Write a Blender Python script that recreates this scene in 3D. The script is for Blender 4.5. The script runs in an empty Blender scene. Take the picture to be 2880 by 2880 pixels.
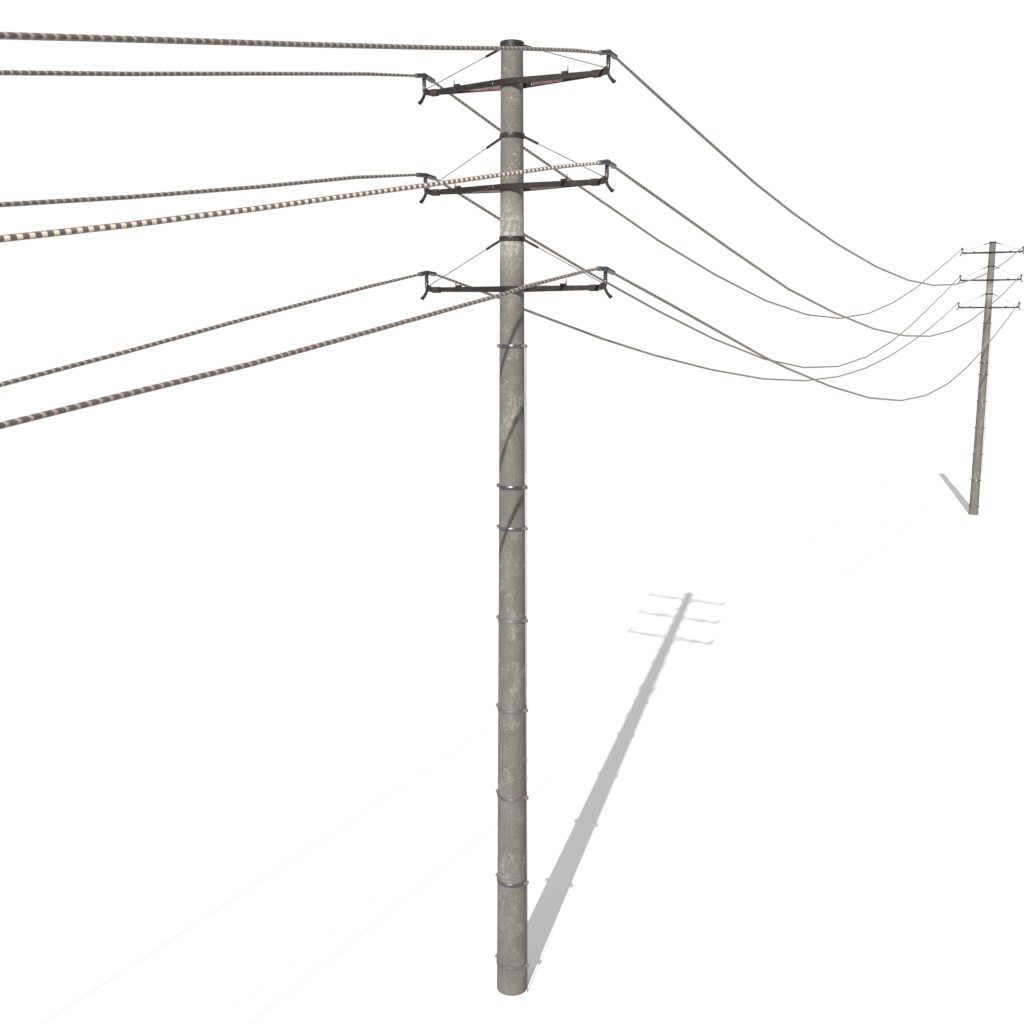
import bpy, bmesh, math, random
from mathutils import Vector, Matrix
sc = bpy.context.scene
R = math.radians

# ------------------------------------------------------------------ camera
CAM_H, PITCH, DIST, FPX = 8.8702, 9.9315, 13.7784, 3171.64
cam_d = bpy.data.cameras.new('camera')
cam = bpy.data.objects.new('camera', cam_d)
sc.collection.objects.link(cam)
cam.location = (0, 0, CAM_H)
cam.rotation_euler = (R(90 - PITCH), 0, 0)
cam_d.sensor_width = 36
cam_d.lens = 36 * FPX / 2880
cam_d.clip_end = 1000
sc.camera = cam

# ------------------------------------------------------------------ light
SUN_EL, SUN_AZ = 28.15, 14.85          # shadows run away from the camera, a little to the right
w = bpy.data.worlds.new('World'); sc.world = w; w.use_nodes = True
bg = w.node_tree.nodes['Background']
bg.inputs[0].default_value = (1, 1, 1, 1)      # the photo's plain white backdrop
bg.inputs[1].default_value = 0.471
sun_d = bpy.data.lights.new('sun', 'SUN')
sun_d.energy = 4.65; sun_d.angle = R(0.45); sun_d.color = (1.0, 0.965, 0.92)
sun = bpy.data.objects.new('sun', sun_d); sc.collection.objects.link(sun)
L = Vector((math.sin(R(SUN_AZ)) * math.cos(R(SUN_EL)), math.cos(R(SUN_AZ)) * math.cos(R(SUN_EL)), -math.sin(R(SUN_EL))))
sun.rotation_euler = L.to_track_quat('-Z', 'Y').to_euler()
sun.location = (-6, -20, 20)
vs = sc.view_settings
vs.view_transform = 'Standard'; vs.look = 'None'; vs.gamma = 1; vs.exposure = 1.1
vs.use_curve_mapping = False

# ------------------------------------------------------------------ materials
class NT:
    def __init__(s, name):
        s.m = bpy.data.materials.new(name); s.m.use_nodes = True
        s.n = s.m.node_tree.nodes; s.l = s.m.node_tree.links
        s.b = s.n['Principled BSDF']
    def new(s, t, **k):
        n = s.n.new(t)
        for a, v in k.items(): setattr(n, a, v)
        return n
    def val(s, sock, v):
        if isinstance(v, bpy.types.NodeSocket): s.l.new(v, sock)
        else: sock.default_value = v
    def math(s, op, a, b=0.0, c=None, clamp=False):
        n = s.new('ShaderNodeMath', operation=op); n.use_clamp = clamp
        s.val(n.inputs[0], a); s.val(n.inputs[1], b)
        if c is not None: s.val(n.inputs[2], c)
        return n.outputs[0]
    def noise(s, vec, scale, detail=4, rough=.6, dist=0.0):
        n = s.new('ShaderNodeTexNoise'); n.inputs['Scale'].default_value = scale
        n.inputs['Detail'].default_value = detail; n.inputs['Roughness'].default_value = rough
        n.inputs['Distortion'].default_value = dist
        s.l.new(vec, n.inputs['Vector']); return n.outputs[0]
    def ramp(s, fac, a, b):
        n = s.new('ShaderNodeMapRange'); n.interpolation_type = 'SMOOTHSTEP'
        s.val(n.inputs[0], fac); n.inputs[1].default_value = a; n.inputs[2].default_value = b
        return n.outputs[0]
    def mix(s, f, a, b, mode='MIX'):
        n = s.new('ShaderNodeMix', data_type='RGBA', blend_type=mode)
        s.val(n.inputs[0], f)
        for i, v in ((6, a), (7, b)):
            if isinstance(v, tuple): n.inputs[i].default_value = (*v, 1)
            else: s.l.new(v, n.inputs[i])
        return n.outputs[2]
    def obj(s, sc_=(1, 1, 1), loc=(0, 0, 0)):
        t = s.new('ShaderNodeTexCoord'); m = s.new('ShaderNodeMapping')
        m.inputs['Scale'].default_value = sc_; m.inputs['Location'].default_value = loc
        s.l.new(t.outputs['Object'], m.inputs['Vector']); return m.outputs[0]
    def bump(s, h, strength, dist):
        n = s.new('ShaderNodeBump'); n.inputs['Strength'].default_value = strength
        n.inputs['Distance'].default_value = dist; s.l.new(h, n.inputs['Height'])
        s.l.new(n.outputs[0], s.b.inputs['Normal'])
    def set(s, col=None, rough=None, metal=None, spec=None):
        for k, v in (('Base Color', col), ('Roughness', rough), ('Metallic', metal), ('Specular IOR Level', spec)):
            if v is None: continue
            if isinstance(v, tuple): s.b.inputs[k].default_value = (*v, 1)
            elif isinstance(v, bpy.types.NodeSocket): s.l.new(v, s.b.inputs[k])
            else: s.b.inputs[k].default_value = v
        return s.m

def concrete():
    t = NT('weathered_concrete')
    o = t.obj(); st = t.obj((1, 1, .06)); hz = t.obj((1, 1, .62), (3, 1, 7))
    big = t.ramp(t.noise(o, 2.1, 3, .55), .32, .68)
    col = t.mix(big, (.054, .052, .042), (.070, .062, .052))          # greenish to brownish grey
    mid = t.ramp(t.noise(hz, 7, 4, .6), .35, .68)
    col = t.mix(t.math('MULTIPLY', mid, .45), col, (.086, .083, .075))
    streak = t.ramp(t.noise(st, 28, 3, .6), .3, .75)
    col = t.mix(t.math('MULTIPLY', streak, .38), col, (.042, .040, .035))
    fine = t.noise(o, 70, 4, .8)
    col = t.mix(t.math('MULTIPLY', t.ramp(fine, .28, .52), 1.0), t.mix(.55, col, (.028, .028, .024)), col)
    col = t.mix(t.math('MULTIPLY', t.ramp(fine, .52, .70), .70), col, (.150, .146, .132))
    # pale lime bloom patches, plus a highlight painted in round the lowest hanger ring
    bl = t.ramp(t.noise(hz, 3.1, 5, .65, .4), .54, .74)
    sep = t.new('ShaderNodeSeparateXYZ'); t.l.new(t.obj(), sep.inputs[0]); z = sep.outputs[2]
    hilite = t.math('SUBTRACT', 1.0, t.math('MULTIPLY', t.math('ABSOLUTE', t.math('SUBTRACT', z, 9.80)), 1.75), clamp=True)
    spk = t.ramp(t.noise(t.obj((1, 1, 1), (5, 2, 1)), 17, 7, .72), .40, .66)
    f = t.math('MAXIMUM', t.math('MULTIPLY', bl, .50), t.math('MULTIPLY', t.ramp(hilite, 0.0, .9), .72))
    col = t.mix(t.math('MULTIPLY', f, t.math('MULTIPLY_ADD', spk, .78, .22)), col, (.245, .240, .215))
    # clustered white specks
    v = t.new('ShaderNodeTexVoronoi'); v.inputs['Scale'].default_value = 66; v.inputs['Randomness'].default_value = 1
    wob = t.new('ShaderNodeTexNoise'); wob.inputs['Scale'].default_value = 60; wob.inputs['Detail'].default_value = 3
    t.l.new(t.obj(), wob.inputs['Vector'])
    va = t.new('ShaderNodeVectorMath', operation='MULTIPLY_ADD'); t.l.new(wob.outputs['Color'], va.inputs[0])
    va.inputs[1].default_value = (.045, .045, .03); t.l.new(t.obj(), va.inputs[2])
    t.l.new(va.outputs[0], v.inputs['Vector'])
    dots = t.math('SUBTRACT', 1.0, t.ramp(v.outputs['Distance'], .12, .46), clamp=True)
    keep = t.ramp(t.noise(t.obj((1, 1, 1), (9, 9, 2)), 3.1, 4, .7), .565, .63)
    sepc = t.new('ShaderNodeSeparateColor'); t.l.new(v.outputs['Color'], sepc.inputs[0])
    rnd = t.ramp(sepc.outputs[0], .25, .6)
    col = t.mix(t.math('MULTIPLY', t.math('MULTIPLY', dots, keep), t.math('MULTIPLY', rnd, .8)), col, (.33, .315, .28))
    t.bump(fine, .35, .004)
    return t.set(col, .78, 0.0, .35)

def rusty(name, base, base2, rust, lo, hi, rough=.5, metal=.0, spec=.5, seed=0.0, scale=9.0):
    t = NT(name); o = t.obj((1, 1, 1), (seed, seed * .7, 0))
    col = t.mix(t.ramp(t.noise(o, 6, 4, .6), .3, .7), base, base2)
    rs = t.ramp(t.noise(o, scale, 6, .7, .5), lo, hi)
    col = t.mix(rs, col, rust)
    col = t.mix(t.math('MULTIPLY', t.ramp(t.noise(o, 130, 3, .7), .45, .7), .35), col, tuple(min(1, c * 1.9 + .01) for c in base2))
    r = t.math('MULTIPLY_ADD', rs, .35, rough, clamp=True)
    t.bump(t.noise(o, 70, 4, .7), .25, .003)
    return t.set(col, r, metal, spec)

M = {}
M['concrete'] = concrete()
M['steel'] = rusty('dark_weathered_steel', (.0050, .0043, .0042), (.0100, .0080, .0076), (.036, .019, .015), .54, .66, .6, spec=.15)
M['collar'] = rusty('dark_collar_steel', (.006, .0052, .0055), (.0095, .0082, .0086), (.032, .018, .015), .56, .68, .45, spec=.22, seed=2.0)
M['ruststeel'] = rusty('rusted_steel', (.009, .0065, .006), (.017, .011, .010), (.050, .026, .021), .47, .68, .7, spec=.15, seed=4.0, scale=16)
M['insulator'] = rusty('brown_insulator_glaze', (.009, .007, .0065), (.017, .011, .010), (.050, .024, .019), .52, .68, .36, seed=1.0, scale=30)
M['bandsteel'] = rusty('polished_band_steel', (.045, .043, .050), (.085, .080, .088), (.060, .042, .037), .57, .70, .34, .8, seed=6.0)
M['bandgrey'] = rusty('dull_band_steel', (.040, .036, .036), (.058, .053, .052), (.065, .035, .029), .55, .70, .5, .2, seed=7.0)
M['lug'] = rusty('grey_lug_steel', (.055, .050, .046), (.085, .078, .070), (.085, .050, .040), .58, .70, .55, seed=8.0)
M['rust'] = rusty('orange_rust', (.080, .040, .033), (.095, .058, .048), (.055, .030, .026), .45, .65, .8, seed=9.0)
M['liner'] = rusty('bare_red_rust', (.060, .032, .026), (.090, .048, .038), (.030, .018, .015), .45, .65, .85, seed=11.0, scale=16)
M['brace'] = rusty('grey_brace_wire', (.030, .030, .032), (.045, .046, .048), (.03, .02, .02), .7, .8, .5)
M['cable'] = rusty('grey_ground_cable', (.055, .052, .058), (.075, .072, .080), (.05, .04, .04), .7, .8, .45)
M['clampsky'] = rusty('clamp_sky_reflection', (.004, .0075, .0155), (.007, .0125, .024), (.020, .024, .030), .64, .76, .42, spec=.2, seed=3.0)  # dark blue is the sky's reflection painted on the clamp tops
M['clampgrey'] = rusty('light_grey_clamp_steel', (.070, .076, .076), (.105, .110, .108), (.10, .08, .06), .66, .80, .40, .2, seed=5.0)

def wire_mat(name, bright):
    t = NT(name)
    uv = t.new('ShaderNodeUVMap'); uv.uv_map = 'length'
    sp = t.new('ShaderNodeSeparateXYZ'); t.l.new(uv.outputs[0], sp.inputs[0])
    s, a = sp.outputs[0], sp.outputs[1]                    # metres along the wire, turn round it (0..1)
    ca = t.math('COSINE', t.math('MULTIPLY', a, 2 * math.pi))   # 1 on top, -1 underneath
    ph = t.math('FRACT', t.math('ADD', t.math('MULTIPLY', s, 1 / .0835), t.math('MULTIPLY', t.math('SUBTRACT', 1.0, t.math('MULTIPLY', ca, ca)), .05 if bright else .20)))
    d = t.math('ABSOLUTE', t.math('SUBTRACT', ph, .5))     # 0 at the bead's middle
    o = t.obj((1, 1, 1))
    nz = t.noise(o, 24, 3, .6)
    if not bright:
        bead = t.math('SUBTRACT', 1.0, t.ramp(d, .08, .25))
        col = t.mix(t.ramp(nz, .3, .7), (.046, .038, .035), (.068, .052, .046))
        col = t.mix(bead, col, (.205, .164, .139))
        edge = t.math('SUBTRACT', 1.0, t.ramp(t.math('ABSOLUTE', t.math('SUBTRACT', ph, .70)), .0, .07))
        col = t.mix(t.math('MULTIPLY', edge, .5), col, (.055, .038, .030))
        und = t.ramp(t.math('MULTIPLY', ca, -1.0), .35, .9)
        col = t.mix(t.math('MULTIPLY', und, .55), col, (.125, .115, .106))  # ground's reflection painted in as a lighter underside
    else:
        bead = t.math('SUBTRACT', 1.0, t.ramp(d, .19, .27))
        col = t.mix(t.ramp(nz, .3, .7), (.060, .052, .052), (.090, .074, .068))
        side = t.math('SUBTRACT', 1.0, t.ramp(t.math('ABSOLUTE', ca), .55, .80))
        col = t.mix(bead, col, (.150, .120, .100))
        col = t.mix(t.math('MULTIPLY', bead, side), col, (.50, .39, .31))  # bead highlights put into the colour on the wire's flanks
    t.bump(bead, .5, .004)
    return t.set(col, .5, 0.0, .4)
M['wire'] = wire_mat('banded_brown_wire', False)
M['wireglint'] = wire_mat('glint_banded_wire', True)  # beads with their glints painted on
g = NT('white_ground'); M['ground'] = g.set((.515, .515, .515), 1.0, 0.0, 0.0)

# ------------------------------------------------------------------ mesh helpers
def link(name, bm, mat, parent=None, smooth=True, ang=35):
    bmesh.ops.recalc_face_normals(bm, faces=bm.faces)
    me = bpy.data.meshes.new(name); bm.to_mesh(me); bm.free()
    mats = mat if isinstance(mat, list) else [mat]
    for m in mats: me.materials.append(M[m])
    if smooth:
        for p in me.polygons: p.use_smooth = True
        me.set_sharp_from_angle(angle=R(ang))
    o = bpy.data.objects.new(name, me); sc.collection.objects.link(o)
    o.parent = parent
    return o

def box(bm, lo, hi, bev=0.0, mat=Matrix()):
    b = bmesh.new(); bmesh.ops.create_cube(b, size=1)
    for v in b.verts:
        v.co = Vector([lo[i] + (v.co[i] + .5) * (hi[i] - lo[i]) for i in range(3)])
    if bev: bmesh.ops.bevel(b, geom=b.edges[:], offset=bev, segments=1, profile=.5, affect='EDGES')
    b.transform(mat)
    tmp = bpy.data.meshes.new('t'); b.to_mesh(tmp); b.free(); bm.from_mesh(tmp); bpy.data.meshes.remove(tmp)

def lathe(bm, prof, n=48, cap0=True, cap1=True, c=(0, 0)):
    rings = []
    for r, z in prof:
        rings.append([bm.verts.new((c[0] + r * math.cos(2 * math.pi * i / n), c[1] + r * math.sin(2 * math.pi * i / n), z)) for i in range(n)])
    for a, b in zip(rings, rings[1:]):
        for i in range(n):
            bm.faces.new((a[i], a[(i + 1) % n], b[(i + 1) % n], b[i]))
    if cap0: bm.faces.new(rings[0][::-1])
    if cap1: bm.faces.new(rings[-1])

def loft(bm, secs):
    """secs: lists of equally many points, closed and capped"""
    rs = [[bm.verts.new(p) for p in s] for s in secs]
    n = len(rs[0])
    for a, b in zip(rs, rs[1:]):
        for i in range(n): bm.faces.new((a[i], a[(i + 1) % n], b[(i + 1) % n], b[i]))
    bm.faces.new(rs[0][::-1]); bm.faces.new(rs[-1])

def rod(bm, a, b, r, n=10, r2=None):
    a, b = Vector(a), Vector(b); d = (b - a).normalized()
    x = d.cross(Vector((0, 1, 0))).normalized(); y = d.cross(x)
    r2 = r if r2 is None else r2
    loft(bm, [[p + (x * math.cos(2 * math.pi * i / n) + y * math.sin(2 * math.pi * i / n)) * q for i in range(n)] for p, q in ((a, r), (b, r2))])

# ------------------------------------------------------------------ setting
FAR = 63.3       # the white ground sheet ends here, behind the second pole
bm = bmesh.new()
vsq = [bm.verts.new(p) for p in ((-160, -70, 0), (160, -70, 0), (160, FAR, 0), (-160, FAR, 0))]
bm.faces.new(vsq)
go = link('ground', bm, 'ground', smooth=False); go['kind'] = 'structure'

# ------------------------------------------------------------------ the pole
TOP = 11.962
def prad(z): return .2029 + (.1279 - .2029) * z / 12
ARMZ = {1: 11.5134, 2: 10.3443, 3: 9.1699}
RINGZ = {1: 11.928, 2: 10.9285, 3: 9.7559}
BANDZ = [8.4957, 6.7803, 6.2644, 5.0906, 3.9153, 2.7379, 1.5605, .3866]
AX = 1.235
IN_AZ, YAW = 30.2, 30.2

root = bpy.data.objects.new('utility_pole', None); sc.collection.objects.link(root)
root.empty_display_size = .5

bm = bmesh.new()
zs = [0, .01] + [i * .5 for i in range(1, 24)] + [TOP - .012, TOP]
lathe(bm, [(prad(z), z) for z in zs], 40)
link('pole_shaft', bm, 'concrete', root)
bm = bmesh.new()
r = prad(TOP)
lathe(bm, [(r + .012, TOP - .058), (r + .012, TOP + .004), (r + .004, TOP + .012), (.03, TOP + .018)], 40)
link('pole_cap', bm, 'collar', root)

OUT = {   # (fraction of the span, height over the crossarm)
 '1R': [(.0048, .19), (.0388, -.06), (.125, -.67), (.175, -.96), (.247, -1.31), (.332, -1.62), (.416, -1.81), (.5, -1.86), (.584, -1.76), (.667, -1.53), (.777, -1.11), (.883, -.53), (.955, -.05), (.997, .20)],
 '1L': [(.0052, .175), (.0439, -.18), (.0595, -.33), (.1371, -.98), (.177, -1.32), (.25, -1.84), (.333, -2.33), (.418, -2.65), (.5, -2.75), (.584, -2.61), (.668, -2.25), (.754, -1.73), (.819, -1.24), (.91, -.53), (.997, .17)],
 '2R': [(.0051, .18), (.1005, -.53), (.174, -1.05), (.249, -1.44), (.332, -1.78), (.415, -1.99), (.501, -2.06), (.583, -1.95), (.665, -1.70), (.75, -1.30), (.83, -.88), (.91, -.38), (.997, .21)],
 '2L': [(.0052, .195), (.0611, -.36), (.1041, -.76), (.176, -1.38), (.25, -1.96), (.335, -2.50), (.416, -2.83), (.501, -2.94), (.584, -2.78), (.669, -2.39), (.75, -1.85), (.90, -.66), (.997, .17)],
 '3R': [(.0054, .17), (.0487, -.18), (.1453, -.98), (.175, -1.20), (.248, -1.68), (.332, -2.13), (.417, -2.42), (.499, -2.50), (.585, -2.36), (.669, -2.02), (.75, -1.57), (.83, -1.04), (.91, -.48), (.997, .20)],
 '3L': [(.0048, .20), (.0428, -.07), (.0602, -.23), (.124, -.70), (.176, -1.03), (.249, -1.42), (.333, -1.78), (.418, -2.0), (.501, -2.06), (.585, -1.95), (.668, -1.69), (.751, -1.31), (.827, -.91), (.91, -.40), (.997, .21)]}
INC = {   # (metres along the span, height over the crossarm)
 '1R': [(.224, .165), (.772, .085), (1.9, -.110), (3.402, -.388), (5.237, -.715), (6.5, -.935), (7.683, -1.142)],
 '1L': [(.186, .181), (1.148, .035), (2.962, -.275), (4.591, -.559), (5.875, -.772)],
 '2L': [(.19, .202), (1.407, .05), (3.024, -.206), (4.669, -.446), (5.964, -.615)],
 '2R': [(.218, .179), (1.293, .015), (3.367, -.339), (4.929, -.603), (5.72, -.738), (6.871, -.925), (7.778, -1.06)],
 '3L': [(.168, .188), (1.17, .024), (3.197, -.333), (4.81, -.634), (6.089, -.858)],
 '3R': [(.198, .209), (.509, .173), (1.901, -.030), (2.27, -.102), (4.431, -.436), (5.851, -.651), (6.977, -.798), (7.869, -.918)]}
SPAN = 41.8

def crossarm(z):
    bm = bmesh.new()
    y0, ye, xe, xs = .172, .020, 1.115, .18
    def yy(x): return y0 + (ye - y0) * abs(x) / xe
    def hh(x): return .033, .033 - .011 * abs(x) / xe       # up, down
    for sy in (-1, 1):
        def plate(xa, xb, za=None, zb=None):
            s = []
            for x in (xa, xb):
                u, d = hh(x); y = yy(x) * sy; t = .010 * sy
                lo = -d if za is None else za; hi = u if zb is None else zb
                s.append([(x, y, z + lo), (x, y, z + hi), (x, y - t, z + hi), (x, y - t, z + lo)])
            loft(bm, s)
        for sx in (-1, 1):
            a, b, c_ = 0, xs - .006, xs + .006
            plate(sx * a, sx * b); plate(sx * c_, sx * xe)
            u, d = hh(xs)                                    # real slot through the plate
            plate(sx * b, sx * c_, .014, None); plate(sx * b, sx * c_, None, -.012)
            # bottom flange turned inwards
            s = []
            for x in (0, sx * xe):
                u, d = hh(x); y = yy(x) * sy; wd = min(.040, abs(y) - .001) * sy
                s.append([(x, y - .010 * sy, z - d + .0005), (x, y - .010 * sy, z - d + .008), (x, y - wd, z - d + .008), (x, y - wd, z - d + .0005)])
            loft(bm, s)
    # two through bolts hold the plates on the shaft
    arm = link('crossarm', bm, 'steel', root, ang=20)
    # rusty liners inside the plates show through the gap
    rr = prad(z)
    for sx in (-1, 1):
        b = bmesh.new()
        s = []
        for x in (.19, .62):
            y = yy(x) - .0125
            s.append([(sx * x, y, z - .022), (sx * x, y, z + .030), (sx * x, y - .003, z + .030), (sx * x, y - .003, z - .022)])
        loft(b, s); link('liner_plate', b, 'liner', arm, ang=20)
        b = bmesh.new()
        box(b, (1.040 if sx > 0 else -1.135, -.036, z - .034), (1.135 if sx > 0 else -1.040, .036, z + .040), .004)
        link('end_socket', b, 'ruststeel', arm, ang=20)
        b = bmesh.new()
        x0, x1 = sorted((sx * .685, sx * .758))
        box(b, (x0, -.076, z + .0335), (x1, -.044, z + .056), .002)
        link('top_block', b, 'ruststeel', arm, ang=20)
        b = bmesh.new()
        xo = sx * .762
        loft(b, [[(xo - .005, -.068, z + .030), (xo + .005, -.068, z + .030), (xo + .005, -.054, z + .030), (xo - .005, -.054, z + .030)],
                 [(xo - .002, -.063, z + .112), (xo + .002, -.063, z + .112), (xo + .002, -.059, z + .112), (xo - .002, -.059, z + .112)]])
        link('upright_fin', b, 'steel', arm, ang=20)
    for sy in (-1, 1):
        b = bmesh.new(); lathe(b, [(.014, 0), (.014, .009), (.008, .013)], 6)
        b.transform(Matrix.Translation((.0, sy * (y0 + .0005), z)) @ Matrix.Rotation(R(-90 * sy), 4, 'X'))
        link('bolt_head', b, 'ruststeel', arm, ang=20)

CZ = .214
def insulator(z, sx, key):
    b = bmesh.new()
    x = sx * AX
    prof = [(.0225, z + .045), (.0225, z + .088)]
    for k in range(4):
        zz = z + .096 + k * .023
        prof += [(.021, zz - .005), (.0295, zz - .0015), (.0295, zz + .0015), (.021, zz + .005)]
    prof += [(.0215, z + CZ - .015)]
    lathe(b, prof, 18, c=(x, 0))
    ins = link('insulator', b, 'insulator', root, ang=30)
    # cast bracket: neck from the socket, elbow, and tail flaring outward and down
    b = bmesh.new()
    def sec(px, w_, lo, hi): return [(sx * px, -w_, z + lo), (sx * px, w_, z + lo), (sx * px, w_, z + hi), (sx * px, -w_, z + hi)]
    loft(b, [sec(1.128, .034, -.026, .034), sec(1.160, .028, -.022, .036), sec(1.180, .023, -.020, .046), sec(1.208, .018, -.014, .066), sec(1.232, .017, .0, .066)])
    def ring(px, pz, tx, tz, w_, th, n=8):
        d = Vector((tx, 0, tz)).normalized(); nx = Vector((-d.z, 0, d.x))
        return [(sx * (px + nx.x * th * math.cos(a)), w_ * math.sin(a), z + pz + nx.z * th * math.cos(a)) for a in [2 * math.pi * i / n for i in range(n)]]
    loft(b, [ring(AX + .001, .062, 0, -1, .0225, .0225), ring(AX - .004, .028, -.1, -1, .0215, .0215), ring(AX - .006, .004, .2, -1, .020, .0195),
             ring(AX + .008, -.028, .45, -1, .020, .0175), ring(AX + .027, -.058, .65, -1, .022, .0170), ring(AX + .052, -.085, .85, -1, .026, .0195), ring(AX + .076, -.106, .85, -1, .031, .0240)])
    link('bracket', b, 'steel', ins, ang=40)
    # saddle joint and the two clamp halves, one towards each neighbouring pole
    b = bmesh.new(); box(b, (x - .026, -.026, z + CZ - .024), (x + .026, .026, z + CZ + .026), .006)
    link('saddle', b, 'clampsky', ins, ang=20)
    (so, zo), (si, zi) = OUT[key][0], INC[key][0]
    for az, slope, ln, skirt in ((0.0, (zo - CZ) / (so * SPAN), so * SPAN - .025, .002), (180 + (IN_AZ - YAW), (zi - CZ) / si, si - .025, -.010)):
        mat = Matrix.Translation((x, 0, z + CZ)) @ Matrix.Rotation(R(-az), 4, 'Z') @ Matrix.Rotation(math.atan(slope), 4, 'X')
        b = bmesh.new()
        # open-bottomed sleeve body
        out = [(-.026, -.017), (-.026, .012), (.026, .012), (.026, -.017), (.014, -.026), (-.014, -.026)]
        loft(b, [[(px, yv, pz) for px, pz in out] for yv in (.018, ln)])
        b.transform(mat); link('clamp_body', b, 'clampgrey', ins, ang=20)
        b = bmesh.new()
        shell = [(-.030, skirt), (-.030, .015), (-.018, .026), (.018, .026), (.030, .015), (.030, skirt), (.0265, skirt), (.0265, .0125), (-.0265, .0125), (-.0265, skirt)]
        rs = [[b.verts.new((px, yv, pz)) for px, pz in shell] for yv in (-.004, ln + .008)]
        n = len(shell)
        for i in range(n): b.faces.new((rs[0][i], rs[0][(i + 1) % n], rs[1][(i + 1) % n], rs[1][i]))
        b.faces.new(rs[0][::-1]); b.faces.new(rs[1])
        b.transform(mat); link('clamp_sky_shell', b, 'clampsky', ins, ang=20)  # added shell, its dark blue stands for reflected sky
        b = bmesh.new(); lathe(b, [(.020, ln - .004), (.021, ln + .012), (.0165, ln + .020)], 12)
        b.transform(mat @ Matrix.Rotation(R(-90), 4, 'X')); link('clamp_collar', b, 'clampgrey', ins, ang=30)

for k in (1, 2, 3):
    z = RINGZ[k]; rr = prad(z)
    if k > 1:
        bm = bmesh.new()
        lathe(bm, [(rr - .004, z - .029), (rr + .008, z - .029), (rr + .0105, z - .012), (rr + .0105, z + .012), (rr + .008, z + .029), (rr - .004, z + .029)], 40, False, False)
        band = link('tie_collar', bm, 'collar', root)
        for sx in (-1, 1):
            b = bmesh.new(); x0, x1 = sorted((sx * (rr - .004), sx * (rr + .024)))
            box(b, (x0, -.026, z - .024), (x1, .026, z + .024), .003)
            link('collar_lug', b, 'collar' if sx > 0 else 'ruststeel', band, ang=20)
    for sx in (-1, 1):
        a = Vector((sx * (rr + .002), 0, z - .004)); e = Vector((sx * 1.195, 0, ARMZ[k] + .058))
        d = (e - a).normalized()
        b = bmesh.new(); rod(b, a, a + d * .235, .0150, 12)
        ts = link('tie_sleeve', b, 'collar', root)
        b = bmesh.new(); rod(b, a + d * .225, e, .005, 8)
        link('brace_wire', b, 'brace', ts)
    crossarm(ARMZ[k])
    for sx in (-1, 1): insulator(ARMZ[k], sx, '%d%s' % (k, 'R' if sx > 0 else 'L'))

for i, z in enumerate(BANDZ):
    rr = prad(z); bright = i in (0, 1, 2)
    bm = bmesh.new()
    if bright:
        prof = [(rr - .004, z - .023), (rr + .006, z - .023), (rr + .0085, z - .012), (rr + .0080, z + .004), (rr + .0055, z + .016), (rr + .002, z + .023), (rr - .004, z + .023)]
    else:
        prof = [(rr - .004, z - .023), (rr + .008, z - .023), (rr + .008, z + .020), (rr + .006, z + .023), (rr - .004, z + .023)]
    lathe(bm, prof, 48, False, False)
    band = link('pole_band', bm, 'bandsteel' if bright or i == 6 else 'bandgrey', root)
    for sx in (-1, 1):
        b = bmesh.new(); x0, x1 = sorted((sx * (rr - .002), sx * (rr + .050)))
        y0, y1 = sorted((sx * -.014, sx * .026))
        box(b, (x0, y0, z - .0205), (x1, y1, z + .0205), .004)
        link('band_lug', b, 'lug', band, ang=20)
        b = bmesh.new(); x0, x1 = sorted((sx * (rr - .012), sx * (rr + .018)))
        y0, y1 = sorted((sx * -.014, sx * -.040))
        box(b, (x0, y0, z - .018), (x1, y1, z + .018), .007)
        link('clamp_nut', b, 'rust', band, ang=20)
bm = bmesh.new()
rod(bm, (prad(0) + .034, 0, 0), (prad(BANDZ[0]) + .041, 0, BANDZ[0] - .015), .0052, 8)
link('ground_cable', bm, 'cable', root)

root.location = (0, DIST, 0); root.rotation_euler = (0, 0, R(-YAW))
root['label'] = 'tall weathered concrete power pole standing large in the middle foreground, casting the long shadow'
root['category'] = 'power pole'; root['group'] = 'concrete power poles along the line'

def copy_tree(o, parent=None):
    c = o.copy(); sc.collection.objects.link(c); c.parent = parent
    for ch in list(o.children): copy_tree(ch, c)
    return c
P2 = Vector((20.793, 50.039, 0))
r2 = copy_tree(root)
r2.location = P2; r2.rotation_euler = (0, 0, R(-30.9))
r2['label'] = 'small far away concrete power pole at the right edge, leaning in view'

# ------------------------------------------------------------------ the wires
axv = Vector((math.cos(R(YAW)), -math.sin(R(YAW)), 0)); axv2 = Vector((math.cos(R(30.9)), -math.sin(R(30.9)), 0))


def wire(pts, radii, mat, s0=0.0, n=12):
    bm = bmesh.new(); uvl = bm.loops.layers.uv.new('length')
    P = [Vector(p) for p in pts]; rings = []; S = [s0]
    for a, b in zip(P, P[1:]): S.append(S[-1] + (b - a).length)
    for i, p in enumerate(P):
        d = ((P[min(i + 1, len(P) - 1)] - p).normalized() if i < len(P) - 1 else Vector()) + ((p - P[i - 1]).normalized() if i else Vector())
        d.normalize(); side = d.cross(Vector((0, 0, 1))).normalized(); up = side.cross(d)
        rings.append([bm.verts.new(p + (up * math.cos(2 * math.pi * k / n) + side * math.sin(2 * math.pi * k / n)) * radii[i]) for k in range(n)])
    for i in range(len(P) - 1):
        for k in range(n):
            f = bm.faces.new((rings[i][k], rings[i][(k + 1) % n], rings[i + 1][(k + 1) % n], rings[i + 1][k]))
            for l, uv in zip(f.loops, ((S[i], k / n), (S[i], (k + 1) / n), (S[i + 1], (k + 1) / n), (S[i + 1], k / n))): l[uvl].uv = uv
    bm.faces.new(rings[0][::-1]); bm.faces.new(rings[-1])
    return link('overhead_wire', bm, mat, ang=60)

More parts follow.
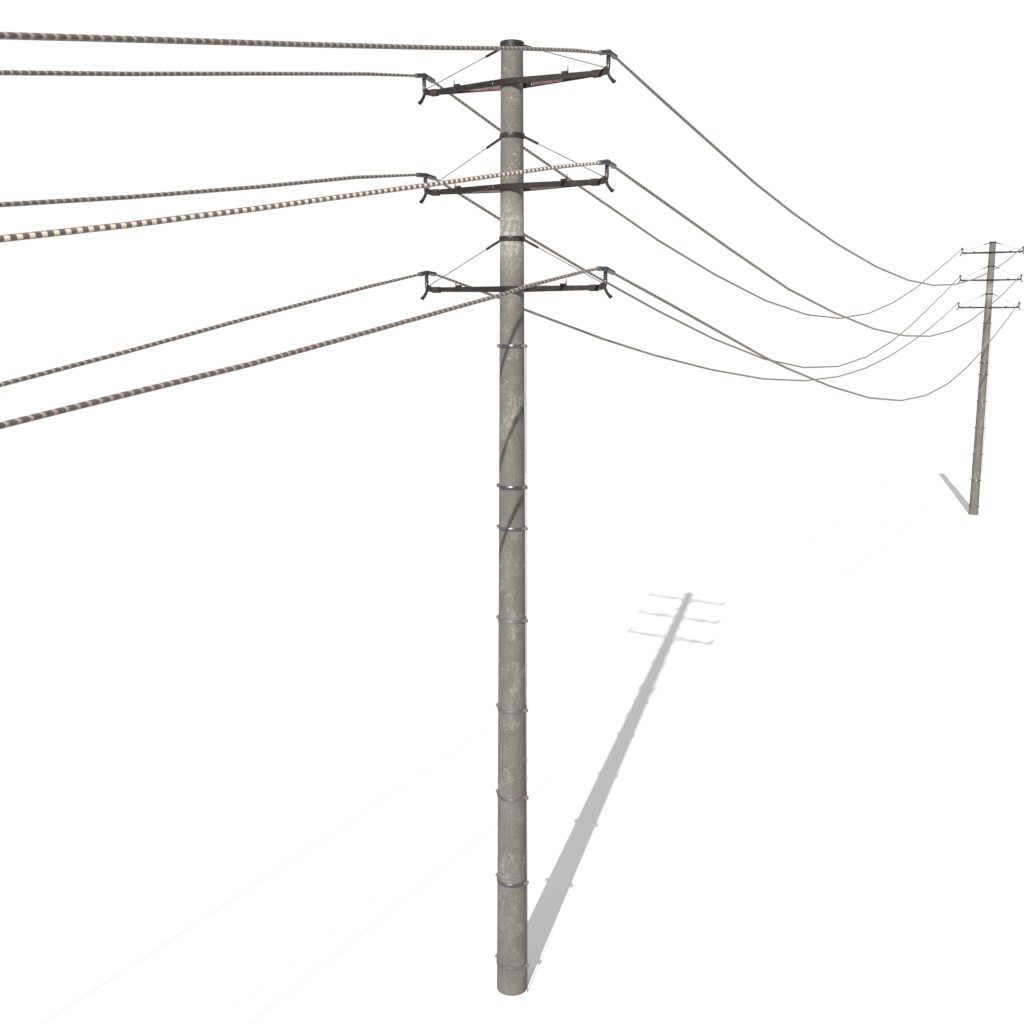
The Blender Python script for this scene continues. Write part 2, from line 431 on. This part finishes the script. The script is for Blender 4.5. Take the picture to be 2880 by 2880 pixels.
names_lv = {1: 'top', 2: 'middle', 3: 'bottom'}
near_end = {'R': 'right', 'L': 'left'}
for key in OUT:
    lv, sd = int(key[0]), (1 if key[1] == 'R' else -1)
    A = Vector((0, DIST, ARMZ[lv])) + axv * AX * sd
    B = P2 + Vector((0, 0, ARMZ[lv])) + axv2 * AX * sd
    pts = []; rad = []
    prev = None
    for t, dz in OUT[key]:
        if prev is not None and prev[0] < .01:      # a short taper leaving the clamp
            tt = .022; f = (tt - prev[0]) / (t - prev[0])
            q = A.lerp(B, tt); q.z += prev[1] + (dz - prev[1]) * f; pts.append(q); rad.append(.0175)
        q = A.lerp(B, t); q.z += dz; pts.append(q); prev = (t, dz)
        rad.append(.0145 if t < .01 or t > .99 else .0188)
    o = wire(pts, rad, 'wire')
    o['label'] = {
     '1R': 'uppermost sagging wire, from the top right arm end to the far pole',
     '1L': 'sagging wire from the left end of the top crossarm to the far pole',
     '2R': 'sagging wire from the right end of the middle crossarm to the far pole',
     '2L': 'sagging wire from the left end of the middle crossarm to the far pole',
     '3R': 'lowest hanging wire, from the right end of the bottom crossarm to the far pole',
     '3L': 'sagging wire from the left end of the bottom crossarm to the far pole'}[key]
    o['category'] = 'wire'; o['group'] = 'overhead wires strung to the far pole'

dv = -Vector((math.sin(R(IN_AZ)), math.cos(R(IN_AZ)), 0))
for n_, key in enumerate(INC):
    lv, sd = int(key[0]), (1 if key[1] == 'R' else -1)
    A = Vector((0, DIST, ARMZ[lv])) + axv * AX * sd
    prof = list(INC[key]); s_, z_ = prof[-1]
    S0 = (.2 - z_) / math.sin(math.pi * s_ / SPAN)
    s = s_ + 1.8
    while s < SPAN - .3:
        prof.append((s, .2 - S0 * math.sin(math.pi * s / SPAN))); s += 2.4
    prof.append((SPAN - .2, .19))
    pts = [A + dv * s + Vector((0, 0, dz)) for s, dz in prof]
    rad = [.0150 if i == 0 else (.0180 if s < .7 else .0198) for i, (s, dz) in enumerate(prof)]
    o = wire(pts, rad, 'wireglint' if key == '2R' else 'wire', s0=.031 * n_)
    o['label'] = {
     '1R': 'uppermost thick banded wire crossing in front of the pole top towards the left',
     '1L': 'thin nearly level banded wire running left from the left end of the top crossarm',
     '2R': 'wire with painted bead glints crossing in front of the pole at the middle crossarm',
     '2L': 'thin banded wire running left from the left end of the middle crossarm',
     '3R': 'lowest thick banded wire crossing in front of the pole at the bottom crossarm',
     '3L': 'thin banded wire sloping down left from the left end of the bottom crossarm'}[key]
    o['category'] = 'wire'; o['group'] = 'overhead wires leaving to the left'
